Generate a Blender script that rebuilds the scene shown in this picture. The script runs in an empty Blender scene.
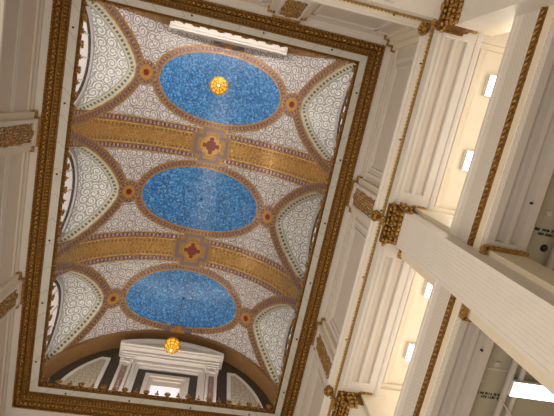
import bpy, math, random
from mathutils import Vector, Matrix
random.seed(7)
C = bpy.context.scene.collection
PI = math.pi

# ------------------------------------------------------------------ helpers
def tag(o, label=None, cat=None, group=None, kind=None):
    if label: o['label'] = label
    if cat: o['category'] = cat
    if group: o['group'] = group
    if kind: o['kind'] = kind
    return o

def empty(name, loc=(0, 0, 0)):
    o = bpy.data.objects.new(name, None)
    o.empty_display_size = .2
    C.objects.link(o); o.location = loc
    return o

class MB:
    def __init__(s): s.v = []; s.f = []; s.uv = []; s.m = []; s.sm = []
    def face(s, idx, uv=None, m=0, sm=False):
        s.f.append(idx); s.uv.append(uv); s.m.append(m); s.sm.append(sm)
    def box(s, x0, x1, y0, y1, z0, z1, m=0):
        if x0 > x1: x0, x1 = x1, x0
        if y0 > y1: y0, y1 = y1, y0
        if z0 > z1: z0, z1 = z1, z0
        b = len(s.v)
        s.v += [(x0,y0,z0),(x1,y0,z0),(x1,y1,z0),(x0,y1,z0),(x0,y0,z1),(x1,y0,z1),(x1,y1,z1),(x0,y1,z1)]
        for q in ((3,2,1,0),(4,5,6,7),(0,1,5,4),(1,2,6,5),(2,3,7,6),(3,0,4,7)):
            s.face([b+i for i in q], None, m)
    def bev(s, x0, x1, y0, y1, z0, z1, e, m=0):
        """box whose lower face is chamfered inwards by e (a raised moulded panel seen from below)"""
        b = len(s.v)
        s.v += [(x0+e,y0+e,z0),(x1-e,y0+e,z0),(x1-e,y1-e,z0),(x0+e,y1-e,z0),
                (x0,y0,z0+e),(x1,y0,z0+e),(x1,y1,z0+e),(x0,y1,z0+e),(x0,y0,z1),(x1,y0,z1),(x1,y1,z1),(x0,y1,z1)]
        s.face([b+3,b+2,b+1,b], None, m); s.face([b+8,b+9,b+10,b+11], None, m)
        for k in (0, 4):
            for i in range(4):
                j = (i+1) % 4
                s.face([b+k+i, b+k+j, b+k+4+j, b+k+4+i], None, m)
    def ell(s, c, r, ax=None, nu=8, nv=5, m=0):
        """ellipsoid, ax = three orthonormal axes"""
        if ax is None: ax = (Vector((1,0,0)), Vector((0,1,0)), Vector((0,0,1)))
        c = Vector(c); b = len(s.v)
        s.v.append(tuple(c+ax[2]*r[2]))
        for i in range(1, nv):
            a = PI*i/nv
            for j in range(nu):
                t = 2*PI*j/nu
                s.v.append(tuple(c+ax[0]*(r[0]*math.sin(a)*math.cos(t))+ax[1]*(r[1]*math.sin(a)*math.sin(t))+ax[2]*(r[2]*math.cos(a))))
        s.v.append(tuple(c-ax[2]*r[2])); e = len(s.v)-1
        for j in range(nu):
            k = (j+1) % nu
            s.face([b, b+1+j, b+1+k], None, m, True)
            s.face([e, e-nu+k, e-nu+j], None, m, True)
            for i in range(nv-2):
                p = b+1+i*nu
                s.face([p+j, p+nu+j, p+nu+k, p+k], None, m, True)
    def tube(s, pts, r, n=8, m=0, cap=True):
        pts = [Vector(p) for p in pts]; rings = []
        N = len(pts); rr = r if isinstance(r, (list, tuple)) else [r]*N
        up = None
        for i, p in enumerate(pts):
            d = (pts[min(i+1, N-1)]-pts[max(i-1, 0)]).normalized()
            if up is None:
                up = Vector((0,0,1)) if abs(d.z) < .9 else Vector((1,0,0))
            a = d.cross(up).normalized(); bb = a.cross(d).normalized(); up = bb
            ring = []
            for k in range(n):
                t = 2*PI*k/n
                s.v.append(tuple(p+a*(rr[i]*math.cos(t))+bb*(rr[i]*math.sin(t)))); ring.append(len(s.v)-1)
            rings.append(ring)
        for A, B in zip(rings, rings[1:]):
            for k in range(n):
                s.face([A[k], A[(k+1) % n], B[(k+1) % n], B[k]], None, m, True)
        if cap: s.face(rings[0][::-1], None, m); s.face(rings[-1], None, m)
    def grid(s, P, uv=None, m=0, sm=True):
        """P[i][j] points, uv[i][j]"""
        b = len(s.v); n = len(P[0])
        for row in P: s.v += [tuple(p) for p in row]
        for i in range(len(P)-1):
            for j in range(n-1):
                a = b+i*n+j
                q = [a, a+1, a+n+1, a+n]
                u = [uv[i][j], uv[i][j+1], uv[i+1][j+1], uv[i+1][j]] if uv else None
                s.face(q, u, m, sm)
    def ring(s, R, prof, m=0):
        """moulding with profile (outward offset, z) run round the rectangle R with mitred corners"""
        x0, x1, y0, y1 = R
        per = [0, x1-x0, x1-x0+y1-y0, 2*(x1-x0)+y1-y0, 2*(x1-x0+y1-y0)]
        vv = 0
        for (d0, z0), (d1, z1) in zip(prof, prof[1:]):
            L = math.hypot(d1-d0, z1-z0)
            def cs(d, z): return [(x0-d,y0-d,z),(x1+d,y0-d,z),(x1+d,y1+d,z),(x0-d,y1+d,z)]
            A = cs(d0, z0); B = cs(d1, z1)
            for k in range(4):
                j = (k+1) % 4; b = len(s.v)
                s.v += [A[k], A[j], B[j], B[k]]
                s.face([b, b+1, b+2, b+3], [(per[k], vv), (per[k+1], vv), (per[k+1], vv+L), (per[k], vv+L)], m)
            vv += L
    def prism(s, poly, fn, t0, t1, m=0):
        """polygon in 2D, fn(a,b,t)->3D, extruded t0..t1"""
        n = len(poly); b = len(s.v)
        s.v += [fn(p[0], p[1], t0) for p in poly]+[fn(p[0], p[1], t1) for p in poly]
        s.face([b+i for i in range(n)], None, m); s.face([b+n+i for i in range(n)][::-1], None, m)
        for i in range(n):
            j = (i+1) % n
            s.face([b+i, b+j, b+n+j, b+n+i], None, m)
    def build(s, name, mats, parent=None, loc=None):
        me = bpy.data.meshes.new(name)
        me.from_pydata(s.v, [], s.f)
        if not isinstance(mats, (list, tuple)): mats = [mats]
        for x in mats: me.materials.append(x)
        if any(u for u in s.uv):
            ul = me.uv_layers.new(name='UVMap').data
            k = 0
            for f, u in zip(s.f, s.uv):
                for i in range(len(f)):
                    if u: ul[k].uv = u[i]
                    k += 1
        for p, mm, sm in zip(me.polygons, s.m, s.sm):
            p.material_index = mm; p.use_smooth = sm
        me.validate(); me.update()
        o = bpy.data.objects.new(name, me); C.objects.link(o)
        if parent is not None:
            o.parent = parent
            # geometry is given in world coordinates: shift it into the parent's frame
            off = parent_world(parent)
            for v in me.vertices: v.co -= off
        elif loc is not None:
            o.location = loc
            for v in me.vertices: v.co -= Vector(loc)
        return o

def parent_world(p):
    off = Vector((0,0,0))
    while p is not None:
        off += p.location; p = p.parent
    return off

def copy_tree(o, parent=None):
    c = o.copy(); C.objects.link(c)
    c.parent = parent
    for ch in list(o.children): copy_tree(ch, c)
    return c

# ------------------------------------------------------------------ node materials
def new_mat(name):
    m = bpy.data.materials.new(name); m.use_nodes = True
    nt = m.node_tree; nt.nodes.clear()
    out = nt.nodes.new('ShaderNodeOutputMaterial'); b = nt.nodes.new('ShaderNodeBsdfPrincipled')
    nt.links.new(b.outputs[0], out.inputs[0])
    return m, nt, b
class N:
    """tiny expression helper over a node tree"""
    def __init__(s, nt): s.nt = nt
    def inp(s, sock, v):
        if isinstance(v, bpy.types.NodeSocket): s.nt.links.new(v, sock)
        else: sock.default_value = v
    def math(s, op, a, b=0, c=0):
        n = s.nt.nodes.new('ShaderNodeMath'); n.operation = op
        s.inp(n.inputs[0], a); s.inp(n.inputs[1], b); s.inp(n.inputs[2], c)
        return n.outputs[0]
    def mix(s, f, a, b):
        n = s.nt.nodes.new('ShaderNodeMix'); n.data_type = 'RGBA'
        s.inp(n.inputs[0], f)
        s.inp(n.inputs[6], a if isinstance(a, bpy.types.NodeSocket) else (*a, 1))
        s.inp(n.inputs[7], b if isinstance(b, bpy.types.NodeSocket) else (*b, 1))
        return n.outputs[2]
    def uv(s):
        n = s.nt.nodes.new('ShaderNodeUVMap'); n.uv_map = 'UVMap'
        x = s.nt.nodes.new('ShaderNodeSeparateXYZ'); s.nt.links.new(n.outputs[0], x.inputs[0])
        return x.outputs[0], x.outputs[1], n.outputs[0]
    def pos(s):
        n = s.nt.nodes.new('ShaderNodeNewGeometry')
        return n.outputs['Position']
    def sep(s, v):
        x = s.nt.nodes.new('ShaderNodeSeparateXYZ'); s.nt.links.new(v, x.inputs[0])
        return x.outputs
    def noise(s, vec, scale, detail=2, rough=.5):
        n = s.nt.nodes.new('ShaderNodeTexNoise'); s.inp(n.inputs['Vector'], vec)
        n.inputs['Scale'].default_value = scale; n.inputs['Detail'].default_value = detail; n.inputs['Roughness'].default_value = rough
        return n.outputs[0]
    def vor(s, vec, scale, rand=1, feature='F1', dim='3D'):
        n = s.nt.nodes.new('ShaderNodeTexVoronoi'); n.voronoi_dimensions = dim; n.feature = feature
        s.inp(n.inputs['Vector'], vec)
        n.inputs['Scale'].default_value = scale; n.inputs['Randomness'].default_value = rand
        return n.outputs
    def band(s, v, lo, hi):
        return s.math('MULTIPLY', s.math('GREATER_THAN', v, lo), s.math('LESS_THAN', v, hi))
    def bump(s, h, strength, dist, bsdf):
        n = s.nt.nodes.new('ShaderNodeBump'); n.inputs['Strength'].default_value = strength; n.inputs['Distance'].default_value = dist
        s.inp(n.inputs['Height'], h); s.nt.links.new(n.outputs[0], bsdf.inputs['Normal'])

def plain(name, col, rough=.6, metal=0, var=.05, scale=3, bump=0):
    m, nt, b = new_mat(name); n = N(nt)
    t = n.noise(n.pos(), scale, 4)
    dk = tuple(c*(1-var*2) for c in col); lt = tuple(min(1, c*(1+var)) for c in col)
    nt.links.new(n.mix(t, dk, lt), b.inputs['Base Color'])
    b.inputs['Roughness'].default_value = rough; b.inputs['Metallic'].default_value = metal
    if bump: n.bump(n.noise(n.pos(), 18, 3), bump, .03, b)
    return m

def emit(name, col, st):
    m, nt, b = new_mat(name)
    b.inputs['Base Color'].default_value = (*col, 1)
    b.inputs['Emission Color'].default_value = (*col, 1); b.inputs['Emission Strength'].default_value = st
    return m

def gold(name, a, c, rough=.38, metal=.75, scale=14):
    m, nt, b = new_mat(name); n = N(nt)
    t = n.noise(n.pos(), scale, 4, .7)
    r = n.math('MULTIPLY_ADD', t, 2.6, -.8)
    nt.links.new(n.mix(n.math('MINIMUM', n.math('MAXIMUM', r, 0), 1), a, c), b.inputs['Base Color'])
    b.inputs['Roughness'].default_value = rough; b.inputs['Metallic'].default_value = metal
    n.bump(n.noise(n.pos(), 22, 3, .7), .7, .04, b)
    return m

def tess(n, b, nt, base, amt=.25, scale=14, rlo=.12, rhi=.42):
    """mosaic finish: every tessera a little lighter or darker and tilted"""
    v = n.vor(n.pos(), scale)
    g = n.sep(v['Color'])[0]
    k = n.math('MULTIPLY_ADD', g, amt*2, 1-amt)
    mm = nt.nodes.new('ShaderNodeVectorMath'); mm.operation = 'SCALE'
    nt.links.new(base, mm.inputs[0]); nt.links.new(k, mm.inputs['Scale'])
    nt.links.new(mm.outputs[0], b.inputs['Base Color'])
    nt.links.new(n.math('MULTIPLY_ADD', n.sep(v['Color'])[1], rhi-rlo, rlo), b.inputs['Roughness'])
    n.bump(n.sep(v['Color'])[2], .35, .03, b)

def scroll(n, coord, scale, rand=.35):
    """curling scroll pattern: 1 on the line work, 0 on the ground"""
    v = n.vor(coord, scale, rand, dim='2D')
    sub = n.nt.nodes.new('ShaderNodeVectorMath'); sub.operation = 'SUBTRACT'
    sc = n.nt.nodes.new('ShaderNodeVectorMath'); sc.operation = 'SCALE'; sc.inputs['Scale'].default_value = 1.0
    n.inp(sc.inputs[0], coord); n.inp(sub.inputs[0], sc.outputs[0]); n.inp(sub.inputs[1], v['Position'])
    xyz = n.sep(sub.outputs[0])
    ang = n.math('ARCTAN2', xyz[1], xyz[0])
    rot = n.math('MULTIPLY', n.sep(v['Color'])[0], 6.28)
    d = v['Distance']
    sgn = n.math('MULTIPLY_ADD', n.math('GREATER_THAN', n.sep(v['Color'])[1], .5), 2, -1)
    ph = n.math('ADD', n.math('MULTIPLY', d, 21), n.math('MULTIPLY', n.math('ADD', ang, rot), sgn))
    sp = n.math('GREATER_THAN', n.math('SINE', ph), -.05)
    pet = n.math('SINE', n.math('MULTIPLY', ang, 6))
    ros = n.math('LESS_THAN', d, n.math('MULTIPLY_ADD', pet, .03, .13))
    e = n.vor(coord, scale, rand, 'DISTANCE_TO_EDGE', '2D')['Distance']
    gap = n.math('GREATER_THAN', e, .035)
    return n.math('MULTIPLY', n.math('MAXIMUM', sp, ros), gap)

def mat_spandrel():
    m, nt, b = new_mat('mosaic_white'); n = N(nt)
    u, v, uv = n.uv()
    s = scroll(n, uv, 2.6, .6)
    ground = n.mix(n.noise(n.pos(), .55, 2), (.25, .21, .185), (.36, .32, .32))
    base = n.mix(s, ground, (.66, .62, .60))
    tess(n, b, nt, base, .16, 16, .14, .42)
    return m
def mat_cell():
    m, nt, b = new_mat('mosaic_lunette'); n = N(nt)
    u, v, uv = n.uv()
    p = n.pos()
    cmb = nt.nodes.new('ShaderNodeCombineXYZ'); q = n.sep(p)
    n.inp(cmb.inputs[0], n.math('MULTIPLY', q[0], 1.1)); n.inp(cmb.inputs[1], q[1])
    s = scroll(n, cmb.outputs[0], 2.7, .45)
    far = n.math('FRACT', n.math('DIVIDE', n.math('ADD', q[1], 3.36), 5.6))
    edge = n.math('ABSOLUTE', n.math('SUBTRACT', far, .5))
    ground = n.mix(n.math('GREATER_THAN', edge, .325), (.30, .30, .30), (.20, .21, .13))
    base = n.mix(n.math('MULTIPLY', s, n.math('LESS_THAN', edge, .335)), ground, (.68, .67, .63))
    # border bands by distance v to the groin
    dots = n.math('GREATER_THAN', n.math('SINE', n.math('MULTIPLY', u, 30)), -.15)
    green = n.math('MULTIPLY', dots, n.band(v, .11, .23))
    base = n.mix(n.math('LESS_THAN', v, .36), base, (.44, .41, .33))
    base = n.mix(n.band(v, .30, .35), base, (.27, .28, .22))
    base = n.mix(green, base, (.09, .09, .045))
    base = n.mix(n.math('LESS_THAN', v, .09), base, (.46, .42, .30))
    tess(n, b, nt, base, .12, 20, .25, .5)
    return m
def mat_border(name, w, dark=1):
    """brown-gold border: v in 0..w across, u along; row of purple tesserae in the middle"""
    m, nt, b = new_mat(name); n = N(nt)
    u, v, uv = n.uv()
    t = n.math('DIVIDE', v, w)
    base = n.mix(n.noise(n.pos(), 5, 2), (.25*dark, .13*dark, .045*dark), (.40*dark, .23*dark, .08*dark))
    base = n.mix(n.band(t, .30, .70), base, (.19*dark, .085*dark, .05*dark))
    d = n.math('GREATER_THAN', n.math('SINE', n.math('MULTIPLY', u, 34)), .1)
    base = n.mix(n.math('MULTIPLY', d, n.band(t, .36, .66)), base, (.30*dark, .22*dark, .24*dark))
    for lo in (.0, .93):
        base = n.mix(n.band(t, lo, lo+.09), base, (.43*dark, .27*dark, .11*dark))
    tess(n, b, nt, base, .2, 22, .2, .42)
    b.inputs['Metallic'].default_value = .25
    return m
def mat_rib():
    m, nt, b = new_mat('mosaic_rib'); n = N(nt)
    u, v, uv = n.uv()          # v from -.78 to .78
    a = n.math('ABSOLUTE', v)
    gfield = n.mix(n.noise(n.pos(), 1.2, 3), (.36, .19, .055), (.55, .325, .105))
    base = gfield
    base = n.mix(n.band(a, .47, .80), base, (.33, .17, .06))
    base = n.mix(n.band(a, .54, .70), base, (.20, .10, .055))
    d = n.math('GREATER_THAN', n.math('SINE', n.math('MULTIPLY', u, 30)), .0)
    base = n.mix(n.math('MULTIPLY', d, n.band(a, .55, .69)), base, (.44, .34, .42))
    d2 = n.math('GREATER_THAN', n.math('SINE', n.math('MULTIPLY', u, 30)), .2)
    base = n.mix(n.math('MULTIPLY', d2, n.band(a, .27, .40)), base, (.27, .14, .06))
    base = n.mix(n.band(a, .42, .47), base, (.62, .42, .16))
    base = n.mix(n.math('GREATER_THAN', a, .745), base, (.56, .38, .16))
    tess(n, b, nt, base, .2, 18, .16, .42)
    b.inputs['Metallic'].default_value = .45
    return m
def mat_blue():
    m, nt, b = new_mat('mosaic_blue'); n = N(nt)
    t = n.noise(n.pos(), .6, 2)
    base = n.mix(t, (.02, .125, .38), (.045, .235, .54))
    v = n.vor(n.pos(), 16)
    base = n.mix(n.math('GREATER_THAN', n.sep(v['Color'])[0], .72), base, (.11, .33, .62))
    base = n.mix(n.math('LESS_THAN', n.sep(v['Color'])[1], .16), base, (.03, .10, .25))
    tess(n, b, nt, base, .3, 15, .15, .42)
    return m

M = {}
M['white'] = plain('paint_white', (.66, .615, .56), .5, var=.03)
M['cream'] = plain('paint_cream', (.68, .60, .47), .5, var=.03)
M['panel'] = plain('paint_panel', (.60, .53, .455), .55, var=.03)
M['grey'] = plain('paint_grey', (.50, .47, .445), .55, var=.03)
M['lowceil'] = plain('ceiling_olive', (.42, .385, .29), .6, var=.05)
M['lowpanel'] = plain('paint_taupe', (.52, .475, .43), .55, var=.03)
M['gold'] = gold('gold_leaf', (.14, .065, .012), (.62, .36, .10))
M['goldd'] = gold('gold_dark', (.11, .05, .010), (.34, .17, .035), .45)
M['goldb'] = gold('gold_bead', (.26, .15, .035), (.48, .30, .09), .5, .5)
M['goldl'] = gold('gold_bright', (.48, .27, .06), (.85, .58, .2), .35, .6)
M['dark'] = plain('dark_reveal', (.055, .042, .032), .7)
M['black'] = plain('black_metal', (.02, .018, .016), .5)
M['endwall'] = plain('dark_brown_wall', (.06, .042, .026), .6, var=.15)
M['span'] = mat_spandrel(); M['cell'] = mat_cell(); M['blue'] = mat_blue(); M['rib'] = mat_rib()
M['border'] = mat_border('mosaic_border', .40); M['groin'] = mat_border('mosaic_groin', .44, .92)
M['archbrown'] = plain('mosaic_umber', (.34, .18, .07), .35, .3, var=.25, scale=9)
M['red'] = plain('mosaic_red', (.20, .014, .004), .35, var=.3, scale=14)
M['mgold'] = plain('mosaic_gold', (.36, .21, .06), .35, .3, var=.3, scale=16)
M['mpurple'] = plain('mosaic_purple', (.22, .15, .155), .3, .1, var=.25, scale=16)
M['morange'] = plain('mosaic_orange', (.50, .25, .05), .3, .2, var=.25, scale=16)
M['lunette_glow'] = emit('pale_lunette_glow', (.74, .67, .63), .28)  # faint glow added to lift the dim lunette panels

def mat_marble():
    m, nt, b = new_mat('marble'); n = N(nt)
    u, v, uv = n.uv()
    cell = n.math('FRACT', n.math('DIVIDE', u, .92))
    jn = n.math('LESS_THAN', n.math('ABSOLUTE', n.math('SUBTRACT', cell, .5)), .018)
    t = n.noise(n.pos(), 2.2, 5, .65)
    base = n.mix(t, (.50, .49, .44), (.70, .69, .64))
    base = n.mix(jn, base, (.42, .41, .37))
    nt.links.new(base, b.inputs['Base Color']); b.inputs['Roughness'].default_value = .45
    return m
M['marble'] = mat_marble()
def mat_stucco():
    m, nt, b = new_mat('arabesque_panel'); n = N(nt)
    p = n.sep(n.pos())
    cmb = nt.nodes.new('ShaderNodeCombineXYZ'); n.inp(cmb.inputs[0], p[0]); n.inp(cmb.inputs[1], p[2])
    s = scroll(n, cmb.outputs[0], 4.2, .6)
    nt.links.new(n.mix(s, (.27, .22, .15), (.50, .45, .35)), b.inputs['Base Color'])
    b.inputs['Roughness'].default_value = .6
    return m
M['stucco'] = mat_stucco()
def mat_dentil():
    m, nt, b = new_mat('fine_dentil'); n = N(nt)
    p = n.sep(n.pos())
    a = n.math('SINE', n.math('MULTIPLY', n.math('ADD', p[1], p[0]), 52))
    z = n.math('SINE', n.math('MULTIPLY', p[2], 60))
    d = n.math('GREATER_THAN', n.math('MULTIPLY', a, z), .25)
    nt.links.new(n.mix(d, (.58, .53, .47), (.51, .465, .415)), b.inputs['Base Color'])
    b.inputs['Roughness'].default_value = .6
    return m
M['dentil'] = mat_dentil()

def structure(o): o['kind'] = 'structure'; return o

# ------------------------------------------------------------------ the vault (barrel of radius RB over the opening)
X0, ZC, RB = -.52, 17.2, 5.5
YC = [-.56, 5.04, 10.64]; RY = [2.24, 7.84]
YW0, YW1 = -3.42, 13.46                       # end walls
SH = RB*PI/2
def BP(s, y, off=0):
    t = s/RB; r = RB-off
    return (X0+r*math.sin(t), y, ZC+r*math.cos(t))
HW = 2.36
def h_of_s(s):
    t = max(0, min(1, (SH-s)/4.47)); return HW*(1-t**2.4)**.7
def s_of_y(dy):
    a = min(1, abs(dy)/HW); return SH-4.47*(max(0, 1-a**(1/.7)))**(1/2.4)

def grid_strip(A, B, nt_, off, mb, vs=(0, 1), closed=False, m=0):
    """quads between two polylines A,B given in (s,y); uv = (length, across)"""
    P = []; U = []; L = 0; prev = None
    for a, b in zip(A, B):
        mid = ((a[0]+b[0])/2, (a[1]+b[1])/2)
        if prev: L += math.hypot(mid[0]-prev[0], mid[1]-prev[1])
        prev = mid; row = []; ur = []
        for k in range(nt_+1):
            t = k/nt_
            row.append(BP(a[0]+(b[0]-a[0])*t, a[1]+(b[1]-a[1])*t, off)); ur.append((L, vs[0]+(vs[1]-vs[0])*t))
        P.append(row); U.append(ur)
    mb.grid(P, U, m)

# barrel surface with the lunette cells cut out; this is the ceiling
mb = MB()
ys = [YW0]
for yc in YC:
    for k in range(-24, 25): ys.append(yc+HW*math.sin(PI/2*k/24))
ys += [YW1]
ys = sorted(set(round(y, 5) for y in ys))
P = []; U = []
for y in ys:
    dy = min((y-yc for yc in YC), key=abs)
    sg = s_of_y(dy) if abs(dy) < HW-1e-4 else SH
    row = []; ur = []
    for k in range(61):
        s_ = -sg+2*sg*k/60; row.append(BP(s_, y)); ur.append((s_, y))
    P.append(row); U.append(ur)
mb.grid(P, U)
ceiling = structure(mb.build('ceiling', M['span']))

def circ(cs, cy, r, n=40, r2=None, ph=0):
    return [(cs+r*math.cos(2*PI*k/n+ph), cy+(r2 or r)*math.sin(2*PI*k/n+ph)) for k in range(n+1)]
A_, B_ = 3.02, 1.62
def rects(mb, L, off, m=0):
    for s0, s1, y0, y1 in L:
        n = max(1, int(abs(s1-s0)/.2))
        grid_strip([(s0+(s1-s0)*k/n, y0) for k in range(n+1)], [(s0+(s1-s0)*k/n, y1) for k in range(n+1)], 1, off, mb, m=m)

for i, yc in enumerate(YC):
    mb = MB()
    rings = [circ(0, yc, A_*q+.001, 72, B_*q+.001) for q in (0, .25, .5, .75, 1.02)]
    for a, b in zip(rings, rings[1:]): grid_strip(a, b, 1, .03, mb)
    mb.build('blue_oval', M['blue'], ceiling)
    mb = MB(); grid_strip(circ(0, yc, A_, 96, B_), circ(0, yc, A_+.40, 96, B_+.37), 2, .05, mb, (0, .40))
    mb.build('oval_border', M['border'], ceiling)
    mb = MB(); mb.ell(BP(0, yc, .06), (.05, .05, .08)); mb.build('ceiling_hook', M['black'], ceiling)
    for sg in (-1, 1):
        cs = sg*3.72
        mb = MB(); grid_strip(circ(cs, yc, .28), circ(cs, yc, .56), 2, .07, mb, (0, .40))
        ro = mb.build('rosette', M['border'], ceiling)
        mb = MB(); grid_strip(circ(cs, yc, .13), circ(cs, yc, .29), 1, .075, mb); mb.build('rosette_ring', M['morange'], ro)
        mb = MB(); grid_strip(circ(cs, yc, .001), circ(cs, yc, .145), 1, .08, mb); mb.build('rosette_core', M['red'], ro)
        # groin border
        G = []
        for k in range(-40, 41):
            dy = HW*math.sin(PI/2*k/40); G.append((sg*s_of_y(dy), yc+dy))
        O = []
        for k, g in enumerate(G):
            a = G[max(0, k-1)]; b = G[min(len(G)-1, k+1)]
            t = Vector((b[0]-a[0], b[1]-a[1])).normalized(); nn = Vector((-t.y, t.x))*sg
            O.append((g[0]+nn.x*.44, g[1]+nn.y*.44))
        mb = MB(); grid_strip(G, O, 2, .04, mb, (0, .44)); mb.build('groin_border', M['groin'], ceiling)
        # the cell
        XW = RB
        Gp = [Vector(BP(g[0], g[1])) for g in G]; cum = [0]
        for a, b in zip(Gp, Gp[1:]): cum.append(cum[-1]+(b-a).length)
        Pc = []; Uc = []
        arch = []
        for k in range(len(G)):
            dy = HW*math.sin(PI/2*(k-40)/40); g = Gp[k]
            w = Vector((X0+sg*XW, yc+dy, ZC+3.15*math.sqrt(max(0, 1-(dy/HW)**2))))
            arch.append(w); row = []; ur = []
            for j in range(25):
                t = j/24
                p = g.lerp(w, t); p.z += .22*math.sin(PI*t)*min(1, (w-g).length/2.5)
                best = min(range(len(Gp)), key=lambda q: (Gp[q]-p).length)
                dd = (Gp[best]-p).length; uu = cum[best]
                for q in (best-1, best):
                    if 0 <= q < len(Gp)-1:
                        e_ = Gp[q+1]-Gp[q]; tt = max(0, min(1, (p-Gp[q]).dot(e_)/max(1e-9, e_.length_squared)))
                        d2 = (Gp[q]+e_*tt-p).length
                        if d2 < dd: dd = d2; uu = cum[q]+e_.length*tt
                row.append(p); ur.append((uu, dd))
            Pc.append(row); Uc.append(ur)
        mb = MB(); mb.grid(Pc, Uc); mb.build('lunette_cell', M['cell'], ceiling)
        # arch moulding, dark reveal and pale lunette with an added glow behind it
        def sweep(x_in, x_out, r0, r1, mat, name, parent):
            mb = MB(); P = []
            for w in arch:
                c = Vector((w.x, yc, ZC)); d = w-c; L = d.length; d.normalize()
                row = []
                for (dx, rr) in ((x_in, r0), (x_in, r1), (x_out, r1), (x_out, r0), (x_in, r0)):
                    p = c+d*(L-rr); p.x = X0+sg*(XW+dx); row.append(p)
                P.append(row)
            mb.grid(P, None, 0, False); return mb.build(name, mat, parent)
        sweep(-.10, .06, -.02, .20, M['grey'], 'lunette_moulding', ceiling)
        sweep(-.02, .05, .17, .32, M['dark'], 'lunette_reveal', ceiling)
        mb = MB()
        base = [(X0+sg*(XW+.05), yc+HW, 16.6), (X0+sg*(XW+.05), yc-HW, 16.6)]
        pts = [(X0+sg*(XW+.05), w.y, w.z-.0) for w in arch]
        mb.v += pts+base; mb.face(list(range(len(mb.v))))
        wi = structure(mb.build('window_%d' % (i*2+(1 if sg < 0 else 2)), M['lunette_glow']))
        mb = MB()
        for yy in (-.9, 0, .9): mb.box(X0+sg*(XW+.02), X0+sg*(XW+.06), yc+yy-.03, yc+yy+.03, 16.6, ZC+3.0*math.sqrt(1-(yy/HW)**2))
        mb.build('glazing_bar', M['white'], wi)

# ribs
def rib(y, w=.78, name='rib', half=None):
    mb = MB(); n = 120
    y0, y1 = (y-w, y+w) if not half else half
    A = [(-SH+2*SH*k/n, y0) for k in range(n+1)]; B = [(a[0], y1) for a in A]
    grid_strip(A, B, 4, .035 if not half else .3, mb, (y0-y, y1-y))
    return mb.build(name, M['rib'], ceiling)
for y in RY:
    r = rib(y)
    for p, L, off in (('mgold', [(-.98,.98,-.56,.56), (-.56,.56,-.98,.98), (-.74,.74,-.74,.74)], .06),
                      ('mpurple', [(-.86,-.70,-.46,.46), (.70,.86,-.46,.46), (-.46,.46,-.86,-.70), (-.46,.46,.70,.86),
                                   (-.86,-.40,.34,.50), (.40,.86,.34,.50), (-.86,-.40,-.50,-.34), (.40,.86,-.50,-.34),
                                   (-.50,-.34,.34,.86), (.34,.50,.34,.86), (-.50,-.34,-.86,-.34), (.34,.50,-.86,-.34)], .08),
                      ('morange', [(-.38,.38,-.38,.38), (-.5,.5,-.2,.2), (-.2,.2,-.5,.5)], .10),
                      ('red', [(-.42,.42,-.10,.10), (-.10,.10,-.42,.42), (-.22,.22,-.22,.22)], .12)):
        mb = MB(); rects(mb, [(a, b, c+y, d+y) for a, b, c, d in L], off)
        mb.build({'mgold': 'medallion_field', 'mpurple': 'medallion_key_border', 'morange': 'medallion_ground', 'red': 'medallion_cross'}[p], M[p], ceiling)
# end arches: a dark mosaic soffit band standing below the barrel, and a half medallion
for (ya, yb, yi, sgn) in ((YW0, YW0+.6, YW0+.6, 1), (YW1-.8, YW1, YW1-.8, -1)):
    mb = MB(); n = 120
    A = [(-SH+2*SH*k/n, ya) for k in range(n+1)]; B = [(a[0], yb) for a in A]
    grid_strip(A, B, 4, .2, mb, (0, .44) if sgn > 0 else (.44, 0))
    P = []
    for k in range(n+1):
        a = -SH+2*SH*k/n; P.append([BP(a, yi, 0), BP(a, yi, .2)])
    mb.grid(P, [[(0, .1), (0, .2)]]*(n+1))
    mb.build('end_arch', M['archbrown'], ceiling)
    ym = yi+sgn*.1
    mb = MB(); rects(mb, [(-.75,.75,ym-.16,ym+.16), (-.45,.45,ym-.32,ym+.36)], .07); mb.build('end_medallion', M['mpurple'], ceiling)
    mb = MB(); rects(mb, [(-.38,.38,ym-.12,ym+.12), (-.16,.16,ym-.3,ym+.3)], .09); mb.build('end_medallion_cross', M['morange'], ceiling)

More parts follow.
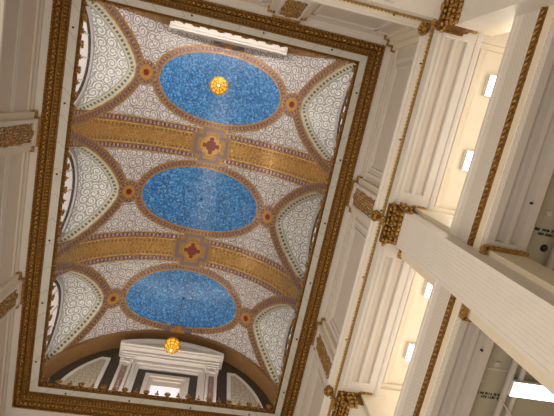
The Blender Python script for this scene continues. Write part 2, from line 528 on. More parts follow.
# end walls with pedimented window frame and quarter lunettes
def aedicule(yw, sgn, label):
    """sgn = direction from the wall into the room"""
    def Y(d): return yw+sgn*d
    root = empty('aedicule', (X0, yw, 16.75))
    tag(root, label, 'window surround', 'aedicules on the end walls')
    def F(a, b, t): return (X0+a, Y(t), b)
    # segmental pediment
    R0 = 5.85; c0 = 21.72-R0
    mb = MB()
    def arcp(r, w, zc, n=24): 
        am = math.asin(w/r); return [(r*math.sin(-am+2*am*k/n), zc+r*math.cos(-am+2*am*k/n)) for k in range(n+1)]
    for (w, dr, t1) in ((2.62, 0, .82), (2.50, .13, .72), (2.42, .22, .60)):
        top = arcp(R0-dr, w, c0); low = arcp(R0-dr-.16, w, c0)
        mb.prism(top+low[::-1], F, 0, t1)
    mb.build('pediment_arch', M['white'], root)
    mb = MB(); top = arcp(R0-.3, 2.35, c0); mb.prism(top+[(2.35, 20.8), (-2.35, 20.8)], F, 0, .22)
    mb.build('tympanum', M['panel'], root)
    mb = MB()
    mb.prism([(-2.62, 20.90), (2.62, 20.90), (2.62, 21.02), (-2.62, 21.02)], F, 0, .80)
    mb.prism([(-2.52, 20.80), (2.52, 20.80), (2.52, 20.90), (-2.52, 20.90)], F, 0, .70)
    mb.prism([(-2.42, 20.48), (2.42, 20.48), (2.42, 20.80), (-2.42, 20.80)], F, 0, .44)
    mb.prism([(-2.46, 20.64), (2.46, 20.64), (2.46, 20.70), (-2.46, 20.70)], F, 0, .5)
    mb.build('entablature', M['white'], root)
    for s in (-1, 1):
        mb = MB(); c = s*2.1
        mb.prism([(c-.28, 16.75), (c+.28, 16.75), (c+.28, 20.12), (c-.28, 20.12)], F, 0, .26)
        for e in (-.22, .22): mb.prism([(c+e-.06, 16.75), (c+e+.06, 16.75), (c+e+.06, 20.08), (c+e-.06, 20.08)], F, 0, .31)
        co = mb.build('pilaster', M['white'], root)
        mb = MB(); mb.prism([(c-.13, 16.9), (c+.13, 16.9), (c+.13, 19.8), (c-.13, 19.8)], F, .25, .275)
        for k in range(14): mb.ell(F(c, 17.0+k*.2, .28), (.07, .03, .08))
        mb.build('pilaster_inset', plain_inset, co)
        mb = MB(); mb.prism([(c-.36, 20.36), (c+.36, 20.36), (c+.36, 20.48), (c-.36, 20.48)], F, 0, .40)
        mb.prism([(c-.32, 20.08), (c+.32, 20.08), (c+.32, 20.14), (c-.32, 20.14)], F, 0, .34)
        for e in (-.24, .24): mb.ell(F(c+e, 20.27, .32), (.11, .06, .11))
        for e in (-.12, 0, .12): mb.ell(F(c+e, 20.24, .30), (.05, .05, .12))
        mb.build('pilaster_capital', M['white'], co)
    mb = MB()   # outer architrave
    def frame(mb, a, z, w, t0, t1, z0=16.75):
        mb.prism([(-a, z0), (-a+w, z0), (-a+w, z-w), (a-w, z-w), (a-w, z0), (a, z0), (a, z), (-a, z)], F, t0, t1)
    frame(mb, 1.80, 20.40, .17, 0, .24); frame(mb, 1.63, 20.23, .17, 0, .17)
    mb.build('architrave', M['white'], root)
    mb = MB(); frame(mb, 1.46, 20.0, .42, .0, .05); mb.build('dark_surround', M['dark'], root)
    mb = MB(); mb.prism([(-.72, 18.85), (.72, 18.85), (.72, 19.3), (-.72, 19.3)], F, 0, .06); frame(mb, 1.06, 19.62, .2, 0, .16); frame(mb, .88, 19.42, .2, 0, .1); mb.build('window_frame', M['panel'], root)
    mb = MB(); mb.prism([(-.8, 16.75), (.8, 16.75), (.70, 18.85), (-.70, 18.85)], F, .02, .04); mb.build('window_pane', M['pane'], root)
    for s in (-1, 1):
        r = 4.72
        def pt(a): return (s*r*math.sin(a), ZC+r*math.cos(a))
        a0 = math.asin(3.35/r)
        poly = [(s*2.92, 16.9), (s*2.92, pt(a0)[1])]+[pt(a0+(1.50-a0)*k/14) for k in range(15)]+[(s*(4.70), 16.9)]
        mb = MB(); mb.prism(poly, F, 0, .12)
        inner = []
        cx = sum(p[0] for p in poly)/len(poly); cz = sum(p[1] for p in poly)/len(poly)
        pn = mb.build('quarter_lunette_frame', M['white'], root)
        r2 = r-.2
        def pt2(a): return (s*r2*math.sin(a), ZC+r2*math.cos(a))
        a1 = math.asin(3.3/r2)
        poly2 = [(s*3.1, 17.1), (s*3.1, pt2(a1)[1]-.02)]+[pt2(a1+(1.50-a1)*k/14) for k in range(15)]+[(s*4.5, 17.1)]
        mb = MB(); mb.prism(poly2, F, .115, .14); mb.build('arabesque_field', M['stucco'], pn)
plain_inset = plain('rose_stone', (.30, .19, .17), .6, var=.2, scale=10)
M['pane'] = emit('daylit_pane', (.80, .82, .87), .35)
aedicule(YW1, -1, 'white segmental-pedimented window surround on the dark end wall, behind the lower hanging lantern')
aedicule(YW0, 1, 'white curved pediment peeping over the gilt crest above the first blue oval')
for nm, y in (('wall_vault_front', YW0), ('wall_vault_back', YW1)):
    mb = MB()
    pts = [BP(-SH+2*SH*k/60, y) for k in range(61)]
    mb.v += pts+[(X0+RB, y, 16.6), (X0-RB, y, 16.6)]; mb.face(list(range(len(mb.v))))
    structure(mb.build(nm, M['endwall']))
# side walls between the lunettes
for nm, sg in (('wall_vault_left', -1), ('wall_vault_right', 1)):
    mb = MB()
    ed = [YW0]+[v for yc in YC for v in (yc-HW, yc+HW)]+[YW1]
    for a, b in zip(ed[::2], ed[1::2]):
        mb.box(X0+sg*RB, X0+sg*(RB+.4), a, b, 16.6, ZC+.02)
    structure(mb.build(nm, M['grey']))

# ------------------------------------------------------------------ opening: marble soffit, gilt frame, gilt crest
FO = (-6.09, 4.97, -3.07, 13.06)       # outer edge of the gilt frame, z = 16
FI = (-5.73, 4.66, -2.79, 12.78)      # outer edge of the marble, z = 16.5
FM = (-5.37, 4.29, -2.41, 12.38)      # inner edge of the marble
def lerp_rect(t): return tuple(a+(b-a)*t for a, b in zip(FO, FI))
mb = MB(); mb.ring(FM, [(0, 16.62), (0, 16.50), (.37, 16.50), (.40, 16.54)])
tr = structure(mb.build('trim_1', M['marble']))
mb = MB(); mb.ring(FM, [(1.2, 16.74), (.0, 16.74)]); mb.build('crest_ledge', M['grey'], tr)
def along(R, step, f, phase=.5):
    """calls f(point xy, tangent, inward normal) every step along the rectangle"""
    x0, x1, y0, y1 = R
    cs = [(x0,y0),(x1,y0),(x1,y1),(x0,y1)]; nn = [(0,1),(-1,0),(0,-1),(1,0)]
    for k in range(4):
        a = Vector(cs[k]); b = Vector(cs[(k+1) % 4]); L = (b-a).length; n = max(1, round(L/step)); t = (b-a)/L
        for i in range(n): f(a+t*(L*(i+phase)/n), t, Vector(nn[k]), i)
def V3(p, z): return Vector((p.x, p.y, z))
mb = MB()
def sock(p, t, n, i): mb.tube([V3(p, 16.50), V3(p, 16.46)], .035, 8)
along(tuple(a+b for a, b in zip(FM, (-.19, .19, -.19, .19))), 2.7, sock, .5)
mb.build('bulb_socket', M['black'], tr)
# gilt frame
mb = MB()
z = lambda t: 16.0+.5*t
prof = [(0, 16.03), (0, 15.98), (-.06, 15.97), (-.07, 16.06), (-.20, 16.26), (-.22, 16.22), (-.25, 16.24), (-.33, 16.42), (-.35, 16.47), (-.40, 16.47), (-.40, 16.6)]
mb.ring(FO, prof)
fr = structure(mb.build('trim_2', M['goldd']))
mb = MB()
def leafs(p, t, n, i):
    q = p+n*.13; t3 = V3(t, 0); n3 = Vector((n.x, n.y, .9)).normalized(); b3 = t3.cross(n3)
    c = V3(q, 16.13)
    d = (t3*(.7 if i % 2 else .9)+n3*(.6 if i % 2 else -.45)).normalized(); e = d.cross(b3)
    mb.ell(c, (.10, .045, .035), (d, e, b3), 6, 4)
    mb.ell(c+n3*(.05 if i % 2 else -.05)-t3*.07, (.035, .035, .04), None, 6, 4)
along(FO, .17, leafs)
mb.build('leaf_scroll', M['gold'], fr)
mb = MB()
def dent(p, t, n, i):
    a = p+n*.255; c = V3(a, 16.27); n3 = Vector((n.x, n.y, 2.1)).normalized(); t3 = V3(t, 0)
    mb.ell(c+n3*.08, (.10, .032, .03), (n3, t3, n3.cross(t3)), 6, 4)
along(FO, .125, dent)
mb.build('reeded_band', M['gold'], fr)
mb = MB()
def bead(p, t, n, i): mb.ell(V3(p+n*.03, 15.97), (.032, .032, .03), None, 6, 4)
along(FO, .11, bead)
mb.build('bead_edge', M['gold'], fr)
# gilt crest on the inner lip
mb = MB(); mb.ring(FM, [(.03, 16.50), (-.03, 16.48), (-.05, 16.52), (-.02, 16.60), (-.05, 16.70), (-.0, 16.76), (.08, 16.76)])
cr = structure(mb.build('trim_3', M['goldd']))
mb = MB()
def cb(p, t, n, i):
    t3 = V3(t, 0); d = (t3+Vector((0, 0, .8 if i % 2 else -.8))).normalized(); b = V3(n, 0)
    mb.ell(V3(p+n*.04, 16.62), (.085, .03, .03), (d, d.cross(b), b), 6, 4)
along(FM, .13, cb)
mb.build('guilloche', M['gold'], cr)
mb = MB()
def palm(p, t, n, i):
    t3 = V3(t, 0); b = V3(n, 0); c = V3(p+n*.03, 16.76)
    big = i % 2 == 0
    if big:
        for a, L in ((-1.15, .13), (-.75, .17), (-.38, .20), (0, .22), (.38, .20), (.75, .17), (1.15, .13)):
            d = (t3*math.sin(a)+Vector((0, 0, 1))*math.cos(a)+b*.15).normalized(); e = d.cross(b).normalized()
            mb.ell(c+d*L*.62, (L*.6, .032, .025), (d, e, d.cross(e)), 6, 4)
        mb.ell(c+Vector((0, 0, .02)), (.08, .08, .06))
    else:
        for a, L in ((-.9, .10), (0, .24), (.9, .10)):
            d = (t3*math.sin(a)+Vector((0, 0, 1))*math.cos(a)+b*.1).normalized(); e = d.cross(b).normalized()
            mb.ell(c+d*L*.6, (L*.62, .035, .03), (d, e, d.cross(e)), 6, 4)
along(FM, .44, palm)
mb.build('palmette_crest', M['gold'], cr)

# ------------------------------------------------------------------ attic storey round the opening
AW = (-6.38, 5.30, -3.40, 13.53)
mb = MB(); mb.ring(FO, [(-.02, 16.03), (.40, 16.0), (.6, 16.0)]); so = structure(mb.build('trim_4', M['white']))
mb = MB(); mb.ring(AW, [(0, 16.02), (-.05, 16.0), (-.05, 15.92), (.0, 15.84), (.0, 13.0), (0, 12.0)])
mb.ring(AW, [(0, 15.72), (-.04, 15.72), (-.04, 15.60), (0, 15.56)])
at = structure(mb.build('wall_attic', M['panel']))
# attic panels (raised white rails around recessed fields)
mb = MB()
def hrail(x, s, y0, y1):
    for a, b in ((y0, y0+.12), (y1-.12, y1)): mb.box(x, x-s*.035, a, b, 12.3, 15.5)
    mb.box(x, x-s*.035, y0+.12, y1-.12, 15.38, 15.5)
    mb.box(x, x-s*.055, y0+.28, y1-.28, 15.16, 15.22); mb.box(x, x-s*.055, y0+.28, y0+.34, 12.3, 15.16); mb.box(x, x-s*.055, y1-.34, y1-.28, 12.3, 15.16)
for x, s in ((5.30, 1),):
    for y0, y1 in ((-2.6, 1.45), (3.1, 7.35), (9.0, 12.75)): hrail(x, s, y0, y1)
for y, s in ((-3.40, -1), (13.53, 1)):
    for x0, x1 in ((-5.5, -3.1), (-1.6, .55), (2.1, 4.4)):
        for a, b in ((x0, x0+.12), (x1-.12, x1)): mb.box(a, b, y, y-s*.035, 12.3, 15.5)
        mb.box(x0, x1, y, y-s*.035, 15.38, 15.5)
mb.box(-6.38, -6.345, -3.3, 13.4, 14.4, 14.6)
mb.build('panel_rail', M['white'], at)

def attic_pilaster(loc, nrm, label, w=1.30):
    """nrm = 2D direction into the room; pilaster head with gilt stepped trim and gilt arabesque"""
    root = empty('attic_pilaster', loc)
    tag(root, label, 'pilaster', 'attic pilasters under the gilt frame')
    n = Vector((nrm[0], nrm[1], 0)); t = Vector((-nrm[1], nrm[0], 0))
    def bx(mb, a0, a1, d0, d1, z0, z1):
        P = [Vector(loc)+t*a+n*d for a in (a0, a1) for d in (d0, d1)]
        xs = [p.x for p in P]; ys_ = [p.y for p in P]
        mb.box(min(xs), max(xs), min(ys_), max(ys_), z0, z1)
    h = w/2
    mb = MB(); bx(mb, -h, h, 0, .13, 12.0, 15.9); mb.build('backing', M['cream'], root)
    mb = MB(); bx(mb, -h+.2, h-.2, .12, .27, 12.0, 15.9); sh = mb.build('shaft', M['white'], root)
    mb = MB()
    for a, b, c, d in ((-h+.22, -h+.28, 12, 15.62), (h-.28, h-.22, 12, 15.62), (-h+.28, h-.28, 15.56, 15.62)): bx(mb, a, b, .26, .29, c, d)
    mb.build('panel_border', M['white'], sh)
    mb = MB()
    rnd = random.Random(3)
    zz = 15.35
    while zz > 13.3:
        for k in range(7):
            a = (k-3)*.088+rnd.uniform(-.02, .02); ang = rnd.uniform(0, PI)
            d = (t*math.cos(ang)+Vector((0, 0, 1))*math.sin(ang)); e = d.cross(n)
            mb.ell(Vector((loc[0], loc[1], 0))+t*a+n*.285+Vector((0, 0, zz+rnd.uniform(-.03, .03))), (.062, .024, .025), (d, e, n), 6, 4)
        zz -= .085
    for k in range(8):
        ang = k*PI/4; d = (t*math.cos(ang)+Vector((0, 0, 1))*math.sin(ang)); e = d.cross(n)
        mb.ell(Vector((loc[0], loc[1], 15.44))+t*0+n*.29+d*.05, (.06, .025, .025), (d, e, n), 6, 4)
    mb.build('arabesque', M['gold'], sh)
    mb = MB()
    bx(mb, -h-.05, h+.05, 0, .19, 15.86, 15.96); bx(mb, -h+.15, h-.15, .1, .33, 15.86, 15.96)
    for k in range(7):
        a = (k-3)*(w-.35)/7; mb.ell(Vector((loc[0], loc[1], 15.86))+t*a+n*.32, (.045, .045, .05), None, 6, 4)
    mb.build('gilt_trim', M['gold'], root)
    return root
LY = [2.28, 8.12]
attic_pilaster((5.30, LY[0], 12), (-1, 0), 'attic pilaster with a full gilt panel, right of the gilt frame beside the middle oval')
attic_pilaster((5.30, LY[1], 12), (-1, 0), 'narrow-looking attic pilaster right of the gilt frame beside the third blue oval')
attic_pilaster((-6.38, LY[0], 12), (1, 0), 'attic pilaster at the left edge, the upper one, with wide gilt arabesque')
attic_pilaster((-6.38, LY[1], 12), (1, 0), 'attic pilaster at the left edge, the lower one, with partly cut gilt arabesque')
attic_pilaster((1.34, -3.40, 12), (0, 1), 'attic pilaster head above the top side of the gilt frame', 1.25)
# stepped corner pilaster
for (cx, cy, sx, sy, lab) in ((5.30, -3.40, -1, 1, 'stepped corner pilaster with gilt zigzag trim off the top right frame corner'),):
    root = empty('corner_pilaster', (cx, cy, 12)); tag(root, lab, 'pilaster')
    mb = MB(); mb.box(cx, cx+sx*.12, cy, cy+sy*.44, 12, 15.9); mb.box(cx, cx+sx*.44, cy, cy+sy*.12, 12, 15.9); mb.box(cx, cx+sx*.29, cy, cy+sy*.29, 12, 15.9)
    mb.build('shaft', M['cream'], root)
    mb = MB()
    for a, b in ((.48, .14), (.33, .33), (.14, .48)): mb.box(cx, cx+sx*a, cy, cy+sy*b, 15.85, 15.96)
    for a, b in ((.48,.04),(.48,.12),(.40,.14),(.33,.20),(.33,.30),(.26,.33),(.16,.36),(.14,.46),(.06,.48)): mb.ell((cx+sx*a, cy+sy*b, 15.85), (.04, .04, .05), None, 6, 4)
    mb.build('gilt_trim', M['gold'], root)

# ------------------------------------------------------------------ main entablature (cornice, bulb band, gilt bead, frieze)
EB = (-5.83, 4.75, -3.08, 13.22)
mb = MB()
mb.ring(EB, [(.6, 12.22), (-.10, 12.22), (-.14, 12.17), (-.14, 12.08), (-.09, 12.02), (-.09, 11.97), (-.04, 11.95)])
co = structure(mb.build('trim_5', M['white']))
mb = MB(); mb.ring(EB, [(-.05, 11.96), (0, 11.93), (0, 11.72), (.0, 11.6)]); mb.build('bulb_band', M['cream'], co)
mb = MB(); mb.ring(EB, [(0, 11.72), (-.03, 11.72), (-.045, 11.66), (-.03, 11.61), (0, 11.61)])
def gb(p, t, n, i): mb.ell(V3(p+n*.045, 11.665), (.028, .028, .035), None, 6, 4)
along(EB, .10, gb); mb.build('gilt_bead', M['goldb'], co)
mb = MB(); mb.ring(EB, [(0, 11.61), (0, 11.3), (-.03, 11.28), (-.03, 11.20), (.08, 11.20)]); mb.build('frieze', M['white'], co)
mb = MB()
def sb(p, t, n, i): mb.tube([V3(p+n*.005, 11.85), V3(p+n*.05, 11.84)], .02, 6)
along(EB, 2.0, sb); mb.build('bulb_socket', M['dark'], co)
# gilt acorn ornaments under the cornice over each pier
def acorn(x, y, n, label):
    root = empty('gilt_boss', (x, y, 11.9)); tag(root, label, 'ornament', 'gilt bosses under the cornice')
    c = Vector((x, y, 11.95)); n = Vector((n[0], n[1], 0))
    mb = MB(); mb.ell(c+n*.02, (.14, .16, .16), None, 12, 8)
    for k in range(8):
        a = k*PI/4; mb.ell(c+n*.05+Vector((.10*math.cos(a), .12*math.sin(a), -.05)), (.05, .05, .10), None, 6, 4)
    mb.build('acorn', M['gold'], root)
    mb = MB(); mb.tube([c+n*.0+Vector((0, 0, -.1)), c-n*.06+Vector((0, 0, -.35)), c-n*.02+Vector((0, 0, -.55))], [.07, .05, .10], 8)
    for k in range(3): mb.ell(c-n*.02+Vector((0, (k-1)*.08, -.52)), (.07, .06, .1), None, 6, 4)
    mb.build('acorn_stem', M['gold'], root)
acorn(4.66, 2.20, (-1, 0), 'round gilt boss left of the big middle capital')
acorn(4.66, 7.93, (-1, 0), 'round gilt boss left of the lowest capital')
acorn(4.62, -2.96, (-1, 1), 'round gilt boss in the top right corner of the outer gilt bead')

# architrave soffit with sunk flutes, z = 11.2, and gallery ceiling beyond, on all four sides
BX1 = 5.86
EBs = EB
mb = MB()
W = BX1-4.75
mb.ring(EB, [(.05, 11.27), (W, 11.27), (W, 12.3)])
beam = structure(mb.build('ceiling_beam', M['panel']))
mb = MB()
mb.ring(EB, [(.07, 11.20), (.19, 11.20), (.22, 11.26)]); mb.ring(EB, [(.40, 11.26), (.43, 11.20), (.52, 11.20), (.55, 11.26)]); mb.ring(EB, [(.74, 11.26), (.77, 11.20), (.98, 11.20), (.98, 11.17), (1.04, 11.15), (1.11, 11.15), (1.11, 11.3)])
bays = [(-2.7, 1.28), (3.15, 7.06), (8.95, 12.8)]
for yy0, yy1 in ((-4.2, -2.7), (1.28, 3.15), (7.06, 8.95), (12.8, 14.3)):
    for X in ((4.8, BX1-.05), (-6.9, -5.88)):
        mb.bev(X[0], X[1], yy0, yy1, 11.195, 11.27, .03)
for xx0, xx1 in ((-6.9, -5.3), (3.4, 4.86)):
    for Yr in ((-4.15, -3.12), (13.26, 14.3)): mb.bev(xx0, xx1, Yr[0], Yr[1], 11.19, 11.27, .03)
mb.build('soffit_moulding', M['white'], beam)

# upper gallery ceiling and its mouldings
mb = MB(); mb.ring(EB, [(W-.02, 12.0), (7.0, 12.0)])
gc = structure(mb.build('ceiling_gallery', M['cream']))
mb = MB(); mb.ring(EB, [(W+.42, 12.0), (W+.44, 11.94), (W+.56, 11.94), (W+.60, 11.97), (W+.66, 12.0)])
for yy in (2.3, 8.1, -3.5, 13.7):
    mb.box(6.2, 11.0, yy-.55, yy+.55, 11.8, 12.0); mb.box(6.2, 11.0, yy-.68, yy+.68, 11.9, 12.0)
mb.build('ceiling_moulding', M['cream'], gc)

# balcony edge and lower gallery
LB = (-6.39, 5.31, -3.64, 13.78)
mb = MB()
mb.ring(LB, [(1.0, 9.08), (.0, 9.08), (-.03, 9.06), (-.03, 9.0), (0, 8.98), (0, 8.80)])
mb.ring(LB, [(-.02, 8.34), (-.03, 8.31), (0, 8.30)])
fa = structure(mb.build('wall_balcony', M['white']))
mb = MB(); mb.ring(LB, [(0, 8.80), (0, 8.34)]); mb.build('dentil_band', M['dentil'], fa)
mb = MB(); mb.ring(LB, [(0, 8.31), (-.02, 8.30), (-.03, 8.20), (-.02, 8.11), (0, 8.1)]); rb = mb.build('gilt_rope', M['goldd'], fa)
mb = MB()
def rp(p, t, n, i):
    if n.x > -.5: return
    b = V3(n, 0); d = (V3(t, 0)*.7+Vector((0, 0, .9))).normalized()
    mb.ell(V3(p+n*.035, 8.205), (.085, .03, .028), (d, d.cross(b), b), 6, 4)
along(LB, .115, rp); mb.build('rope_twist', M['gold'], rb)
mb = MB(); mb.ring(LB, [(0, 8.1), (-.01, 8.09), (-.01, 7.92), (.0, 7.90)]); mb.build('cream_band', M['cream'], fa)
mb = MB(); mb.ring(LB, [(0, 7.90), (0, 7.74), (.0, 7.70)]); mb.build('bead_band', M['dentil'], fa)
mb = MB()
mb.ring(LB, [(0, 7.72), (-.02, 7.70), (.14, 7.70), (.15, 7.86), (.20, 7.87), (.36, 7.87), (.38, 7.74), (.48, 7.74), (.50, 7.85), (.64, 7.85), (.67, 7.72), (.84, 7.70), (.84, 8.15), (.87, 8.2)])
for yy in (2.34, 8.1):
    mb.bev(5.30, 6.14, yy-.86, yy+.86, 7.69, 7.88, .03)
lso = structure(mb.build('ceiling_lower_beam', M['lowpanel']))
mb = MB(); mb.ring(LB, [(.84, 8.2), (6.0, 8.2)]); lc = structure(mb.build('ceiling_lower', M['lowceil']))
mb = MB()
for y in (-1, 4.4, 10): mb.box(6.15, 11, y-.02, y+.02, 8.185, 8.2)
mb.build('ceiling_joint', M['lowpanel'], lc)
mb = MB(); mb.ring(LB, [(5.9, 3.0), (5.9, 12.0)]); structure(mb.build('wall_gallery', M['cream']))
mb = MB(); mb.ring(LB, [(.02, 9.0), (5.9, 9.0)]); structure(mb.build('floor_gallery', M['panel']))
mb = MB(); mb.box(-25, 25, -25, 35, -1.75, -1.6)
structure(mb.build('floor', plain('floor_stone', (.45, .39, .32), .4, var=.1)))

# ------------------------------------------------------------------ piers with gilt capitals
def pier(y0, label, yb=None, xs=4.86):
    """y0 = middle of the shaft, yb = middle of the backing"""
    yb = y0 if yb is None else yb
    root = empty('pier', (5.7, y0, -1.6)); tag(root, label, 'pier', 'giant piers along the right side')
    hw = .445
    mb = MB()
    mb.box(xs, 5.36, y0-hw, y0+hw, -1.6, 10.8)
    n = 9
    for k in range(n):
        c = y0-hw+.10+(2*hw-.20)*(k+.5)/n
        mb.box(xs-.004, xs, c-.036, c+.036, -1.2, 10.5)
    mb.box(xs-.006, xs, y0-hw, y0-hw+.07, -1.6, 10.8); mb.box(xs-.006, xs, y0+hw-.07, y0+hw, -1.6, 10.8)
    sh = mb.build('reeded_shaft', M['white'], root)
    mb = MB(); mb.box(5.32, 6.10, yb-.71, yb+.71, -1.6, 11.22)
    bk = mb.build('backing', M['cream'], root)
    def trim(z0, z1, xa, xb, hy, parent, name, q=1):
        mb = MB()
        mb.box(xa, xb, yb-hy-.02, yb-hy+.05, z0, z1); mb.box(xa, xb, yb+hy-.05, yb+hy+.02, z0, z1); mb.box(xa-.04, xa+.04, yb-hy, yb+hy, z0, z1)
        k = 0
        while xa+.06+k*.12 < xb:
            for s in (-1, 1): mb.ell((xa+.04+k*.12, yb+s*(hy+.02), (z0+z1)/2-.02*q), (.045*q, .035*q, .05*q), None, 6, 4)
            k += 1
        for k in range(int(2*hy/.12)): mb.ell((xa-.04, yb-hy+.06+k*.12, (z0+z1)/2-.02*q), (.035*q, .045*q, .05*q), None, 6, 4)
        return mb.build(name, M['gold'], parent)
    trim(11.13, 11.20, 5.30, 5.66, .74, root, 'gilt_trim', .55)
    trim(7.56, 7.70, 5.24, 6.14, .76, root, 'lower_gilt_trim', .8)
    # capital
    mb = MB()
    xt = 4.62
    b = len(mb.v)
    mb.v += [(xs, y0-hw+.02, 10.62), (xs, y0+hw-.02, 10.62), (5.36, y0+hw-.02, 10.62), (5.36, y0-hw+.02, 10.62),
             (xt+.12, y0-.49, 11.08), (xt+.12, y0+.49, 11.08), (5.36, y0+.49, 11.08), (5.36, y0-.49, 11.08)]
    for q in ((0,1,5,4),(1,2,6,5),(3,0,4,7),(2,3,7,6),(0,3,2,1),(4,5,6,7)): mb.face([b+i for i in q])
    cp = mb.build('capital', M['goldd'], root)
    mb = MB(); mb.box(xt, 5.3, y0-.54, y0+.54, 11.10, 11.2); mb.box(xt+.04, 5.3, y0-.50, y0+.50, 11.05, 11.10); mb.build('abacus', M['goldd'], cp)
    mb = MB()
    rnd = random.Random(5)
    for tier, (zb, ll, off, cnt) in enumerate(((10.58, .17, .0, 7), (10.71, .18, .03, 6), (10.86, .17, .08, 7))):
        for k in range(cnt):
            yy = y0-hw+.05+(2*hw-.1)*(k+.0)/(cnt-1)
            base = Vector((xs-off-.02, yy, zb)); d = Vector((-.35, rnd.uniform(-.2, .2), 1)).normalized()
            e = Vector((0, 1, 0)); e = (e-d*e.dot(d)).normalized()
            mb.ell(base+d*ll*.5, (ll*.6, .075, .035), (d, e, d.cross(e)), 7, 5)
            tip = base+d*ll*1.0+Vector((-.05, 0, -.02))
            mb.ell(tip, (.055, .065, .05), None, 6, 4)
            mb.ell(tip+Vector((-.02, .0, -.06)), (.03, .04, .035), None, 6, 4)
        for s in (-1, 1):
            for k in range(2 if s < 0 else 0):
                base = Vector((xs+.06+k*.12-off*.5, y0+s*(hw+off*.6), zb)); d = Vector((0, s*.35, 1)).normalized(); e = Vector((1, 0, 0))
                mb.ell(base+d*ll*.5, (ll*.6, .06, .035), (d, e, d.cross(e)), 7, 5)
                mb.ell(base+d*ll+Vector((0, s*.05, -.02)), (.05, .055, .05), None, 6, 4)
    mb.build('acanthus_leaves', M['gold'], cp)
    for s in (-1, 1):
        mb = MB()
        c = Vector((xt+.10, y0+s*.47, 10.98)); pts = []
        for k in range(22):
            a = k*.55; r = .12*(1-k/26); pts.append(c+Vector((-.35*r*math.cos(a), s*r*math.cos(a), r*math.sin(a))))
        mb.tube(pts, [.04*(1-k/40) for k in range(22)], 6)
        mb.ell(c, (.05, .05, .05))
        mb.build('volute', M['gold'], cp)
    mb = MB(); mb.ell((xt-.01, y0, 11.12), (.05, .12, .09)); mb.ell((xt-.03, y0, 11.05), (.05, .06, .06))
    mb.build('abacus_flower', M['gold'], cp)
    return root
pier(2.19, 'big reeded pier crossing the middle right of the photo, gilt capital in full view', 2.35)
pier(7.93, 'pier at the bottom edge right of the third oval, mostly out of view', 8.09)
pier(-3.33, 'corner pier at the top edge with gilt capital, beside the bright gallery opening', -3.69)

# ------------------------------------------------------------------ lamps
def lantern(y, zc, label):
    root = empty('hanging_lantern', (X0, y, zc)); tag(root, label, 'lantern', 'gold lanterns hanging from the blue ovals')
    mb = MB(); mb.ell((X0, y, zc), (.30, .30, .32), None, 20, 12); mb.build('globe', M['amber'], root)
    mb = MB()
    for k in range(10):
        a = 2*PI*k/10
        mb.tube([(X0+.335*math.sin(t)*math.cos(a), y+.335*math.sin(t)*math.sin(a), zc+.35*math.cos(t)) for t in [PI*j/12 for j in range(13)]], .022, 5)
    for t in (.7, 1.15, 1.57, 2.0, 2.45):
        mb.tube([(X0+.335*math.sin(t)*math.cos(a), y+.335*math.sin(t)*math.sin(a), zc+.35*math.cos(t)) for a in [2*PI*j/24 for j in range(25)]], .018, 5)
    mb.build('cage', M['goldl'], root)
    mb = MB(); mb.ell((X0, y, zc-.38), (.035, .035, .04)); mb.build('bottom_finial', M['bulb'], root)
    mb = MB(); mb.tube([(X0, y, zc+.34), (X0, y, 22.64)], .012, 6); mb.ell((X0, y, zc+.40), (.06, .06, .08)); mb.build('rod', M['goldd'], root)
M['amber'] = emit('amber_glass', (.95, .50, .02), .75)
M['bulb'] = emit('bulb_white', (1, .9, .6), 6)
lantern(YC[0], 17.85, 'golden globe lantern seen from below on the topmost blue oval')
lantern(YC[2], 17.85, 'golden globe lantern in front of the white pediment at the lower end')

M['tube'] = emit('fluorescent', (1.0, .98, .92), 2.5)
M['housing'] = plain('fixture_white', (.72, .70, .64), .5)
def fixture(x, y, z, lx, ly, h, label, group='fluorescent boxes on the upper gallery ceiling'):
    root = empty('ceiling_light', (x, y, z)); tag(root, label, 'light fixture', group)
    mb = MB(); mb.box(x-lx/2, x+lx/2, y-ly/2, y+ly/2, z-h*.72, z); mb.build('housing', M['housing'], root)
    mb = MB(); mb.bev(x-lx/2+.01, x+lx/2-.01, y-ly/2+.01, y+ly/2-.01, z-h, z-h*.72, .02); mb.build('diffuser', M['tube'], root)
for y, lab in ((-1.93, 'small bright box light on the upper gallery ceiling, topmost'), (.15, 'small bright box light on the gallery ceiling, just above the big pier'),
               (4.05, 'small bright box light on the gallery ceiling, just under the big pier'), (6.2, 'small bright box light on the upper gallery ceiling, lowest')):
    fixture(6.86, y, 12.0, .28, .56, .24, lab)
fixture(7.77, 4.68, 8.05, 1.3, .36, .14, 'long bright fluorescent light on the lower gallery ceiling at bottom right', 'long fluorescent lights under the balcony')

# sprinklers, pipes, stencilled marks under the balcony
def disc(x, y, r, label, mat='lowpanel', name='smoke_detector', cat='detector', z=8.2):
    mb = MB(); mb.tube([(x, y, z), (x, y, z-.02)], r, 14); mb.tube([(x, y, z-.02), (x, y, z-.06)], [r*.8, r*.6], 14)
    o = mb.build(name, M[mat], None, (x, y, z)); tag(o, label, cat, 'round fittings under the balcony')
disc(6.75, .79, .09, 'pale round ceiling fitting right of the big pier, above the stencilled marks')
disc(6.40, -.26, .09, 'pale round ceiling fitting near the right edge, the higher one')
disc(6.76, 4.26, .09, 'pale round ceiling fitting just below the big pier, the upper of two')
disc(6.52, 4.70, .08, 'pale round ceiling fitting just below the big pier, the lower of two')
disc(6.92, 1.52, .08, 'dark round ceiling fitting below the upper stencilled marks', 'black', 'dark_fitting', 'ceiling fitting')
disc(5.92, .62, .026, 'tiny dark sprinkler in the fluted soffit by the big pier', 'black', 'sprinkler', 'sprinkler', 7.70)
disc(5.92, 3.75, .026, 'tiny dark sprinkler in the fluted soffit below the big pier', 'black', 'sprinkler', 'sprinkler', 7.70)
disc(5.92, 5.55, .026, 'tiny dark sprinkler in the fluted soffit at the bottom edge', 'black', 'sprinkler', 'sprinkler', 7.70)
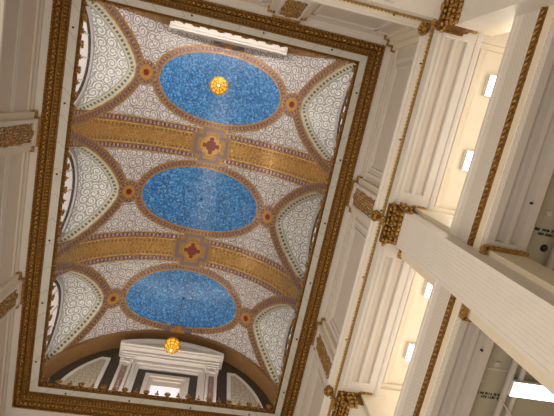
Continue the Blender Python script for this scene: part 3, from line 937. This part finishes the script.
for x, r, lab in ((7.10, .07, 'pale pipe running along the lower gallery ceiling, left of the pair'), (7.36, .06, 'pale pipe along the lower gallery ceiling, nearer the long light')):
    mb = MB(); mb.tube([(x, -3, 8.08), (x, 13, 8.08)], r, 10)
    for yy in range(-2, 13, 2): mb.tube([(x, yy-.04, 8.08), (x, yy+.04, 8.08)], r*1.35, 10)
    o = mb.build('pipe', M['lowpanel'], None, (x, 5, 8.08)); tag(o, lab, 'pipe', 'pipes under the balcony')
mb = MB(); mb.tube([(7.0, 5.0, 8.0), (7.75, 5.75, 7.9)], .012, 6)
o = mb.build('cable', M['cream'], None, (7.0, 5.0, 8.0)); tag(o, 'thin pale cable slanting below the long fluorescent light', 'cable')

def marks(x, y, label, seed):
    rnd = random.Random(seed)
    root = empty('stencilled_marks', (x, y, 8.2)); tag(root, label, 'lettering', 'stencilled marks on the lower ceiling')
    for row, (n, o) in enumerate(((11, 0), (9, .10))):
        cx = x+o; mb = MB(); yy = y+row*.085
        for k in range(n):
            if k in (3, 7): cx += .03
            mb.box(cx, cx+.010, yy-.03, yy+.03, 8.19, 8.2)
            if rnd.random() < .8: mb.box(cx, cx+.03, yy-.03+rnd.choice((0, .025, .05)), yy-.02+rnd.choice((0, .025, .04)), 8.19, 8.2)
            if rnd.random() < .6: mb.box(cx+.025, cx+.034, yy-.03, yy+.03, 8.19, 8.2)
            cx += .046
        mb.build('line_of_letters', M['black'], root)
marks(6.58, 1.15, 'two lines of dark stencilled lettering near the right edge of the photo', 1)
marks(6.58, 5.02, 'two lines of dark stencilled lettering left of the pale pipes at lower right', 2)

# ------------------------------------------------------------------ light
def area(name, loc, rot, sx, sy, power, col=(1, .86, .68)):
    l = bpy.data.lights.new(name, 'AREA'); l.shape = 'RECTANGLE'; l.size = sx; l.size_y = sy; l.energy = power; l.color = col
    o = bpy.data.objects.new(name, l); C.objects.link(o); o.location = loc; o.rotation_euler = rot
    return o
w = bpy.data.worlds.new('World'); bpy.context.scene.world = w; w.use_nodes = True
bg = w.node_tree.nodes['Background']; bg.inputs[0].default_value = (1, .90, .78, 1); bg.inputs[1].default_value = 1.0
# daylight and lamps of the hall below the galleries, shining up
area('hall_light', (-3.5, 5, -1.2), (PI, math.radians(-12), 0), 8, 16, 1500, (1, .89, .76))
area('left_gallery_fill', (-7.6, 5, 10.4), (0, math.radians(-98), 0), 1.6, 15, 420, (1, .90, .78))  # unseen fill added to lighten the right attic wall
# lamps hidden on the ledge at the head of the opening, and an added fill at the back
area('ledge_lamp_front', (-.5, -2.95, 16.9), (math.radians(155), 0, 0), 8, .2, 170, (1, .93, .88))
area('back_ledge_fill', (-.5, 12.75, 16.85), (math.radians(190), 0, 0), 8, .15, 90, (1, .92, .84))  # fill added to brighten the pediment on the back wall
area('ledge_lamp_left', (-5.75, 4.5, 16.9), (0, math.radians(-160), 0), .2, 13, 110, (1, .94, .88))
for y in (-.9, 5.0, 10.5):
    area('gallery_lamp', (7.3, y, 11.8), (0, 0, 0), 1.0, 4, 60, (1, .92, .78))
area('gallery_uplight', (7.6, 4.5, 9.4), (0, PI, 0), 1.5, 16, 170, (1, .93, .82))
area('front_gallery_fill', (2, -5.6, 9.4), (0, PI, 0), 12, 1.5, 75, (1, .90, .74))  # unseen fill added for the dim soffit on the front side

# ------------------------------------------------------------------ camera
R = [[0.9724624427711003, -0.2088582622778806, -0.1034167475698615], [0.1811553872650518, 0.9565659248728149, -0.2283951773507167], [0.14662715664062206, 0.20337123112790625, 0.9680602353598696]]
cam = bpy.data.cameras.new('Camera'); co_ = bpy.data.objects.new('Camera', cam); C.objects.link(co_)
mx = Matrix(((R[0][0], -R[1][0], -R[2][0], 0), (R[0][1], -R[1][1], -R[2][1], 0), (R[0][2], -R[1][2], -R[2][2], 0), (0, 0, 0, 1)))
co_.matrix_world = mx
cam.sensor_width = 36; cam.lens = 36*443.8/554; cam.clip_start = .05; cam.clip_end = 200
sc = bpy.context.scene; sc.camera = co_
sc.view_settings.view_transform = 'Standard'; sc.view_settings.look = 'None'; sc.view_settings.gamma = 1
sc.view_settings.use_curve_mapping = False; sc.view_settings.exposure = .38
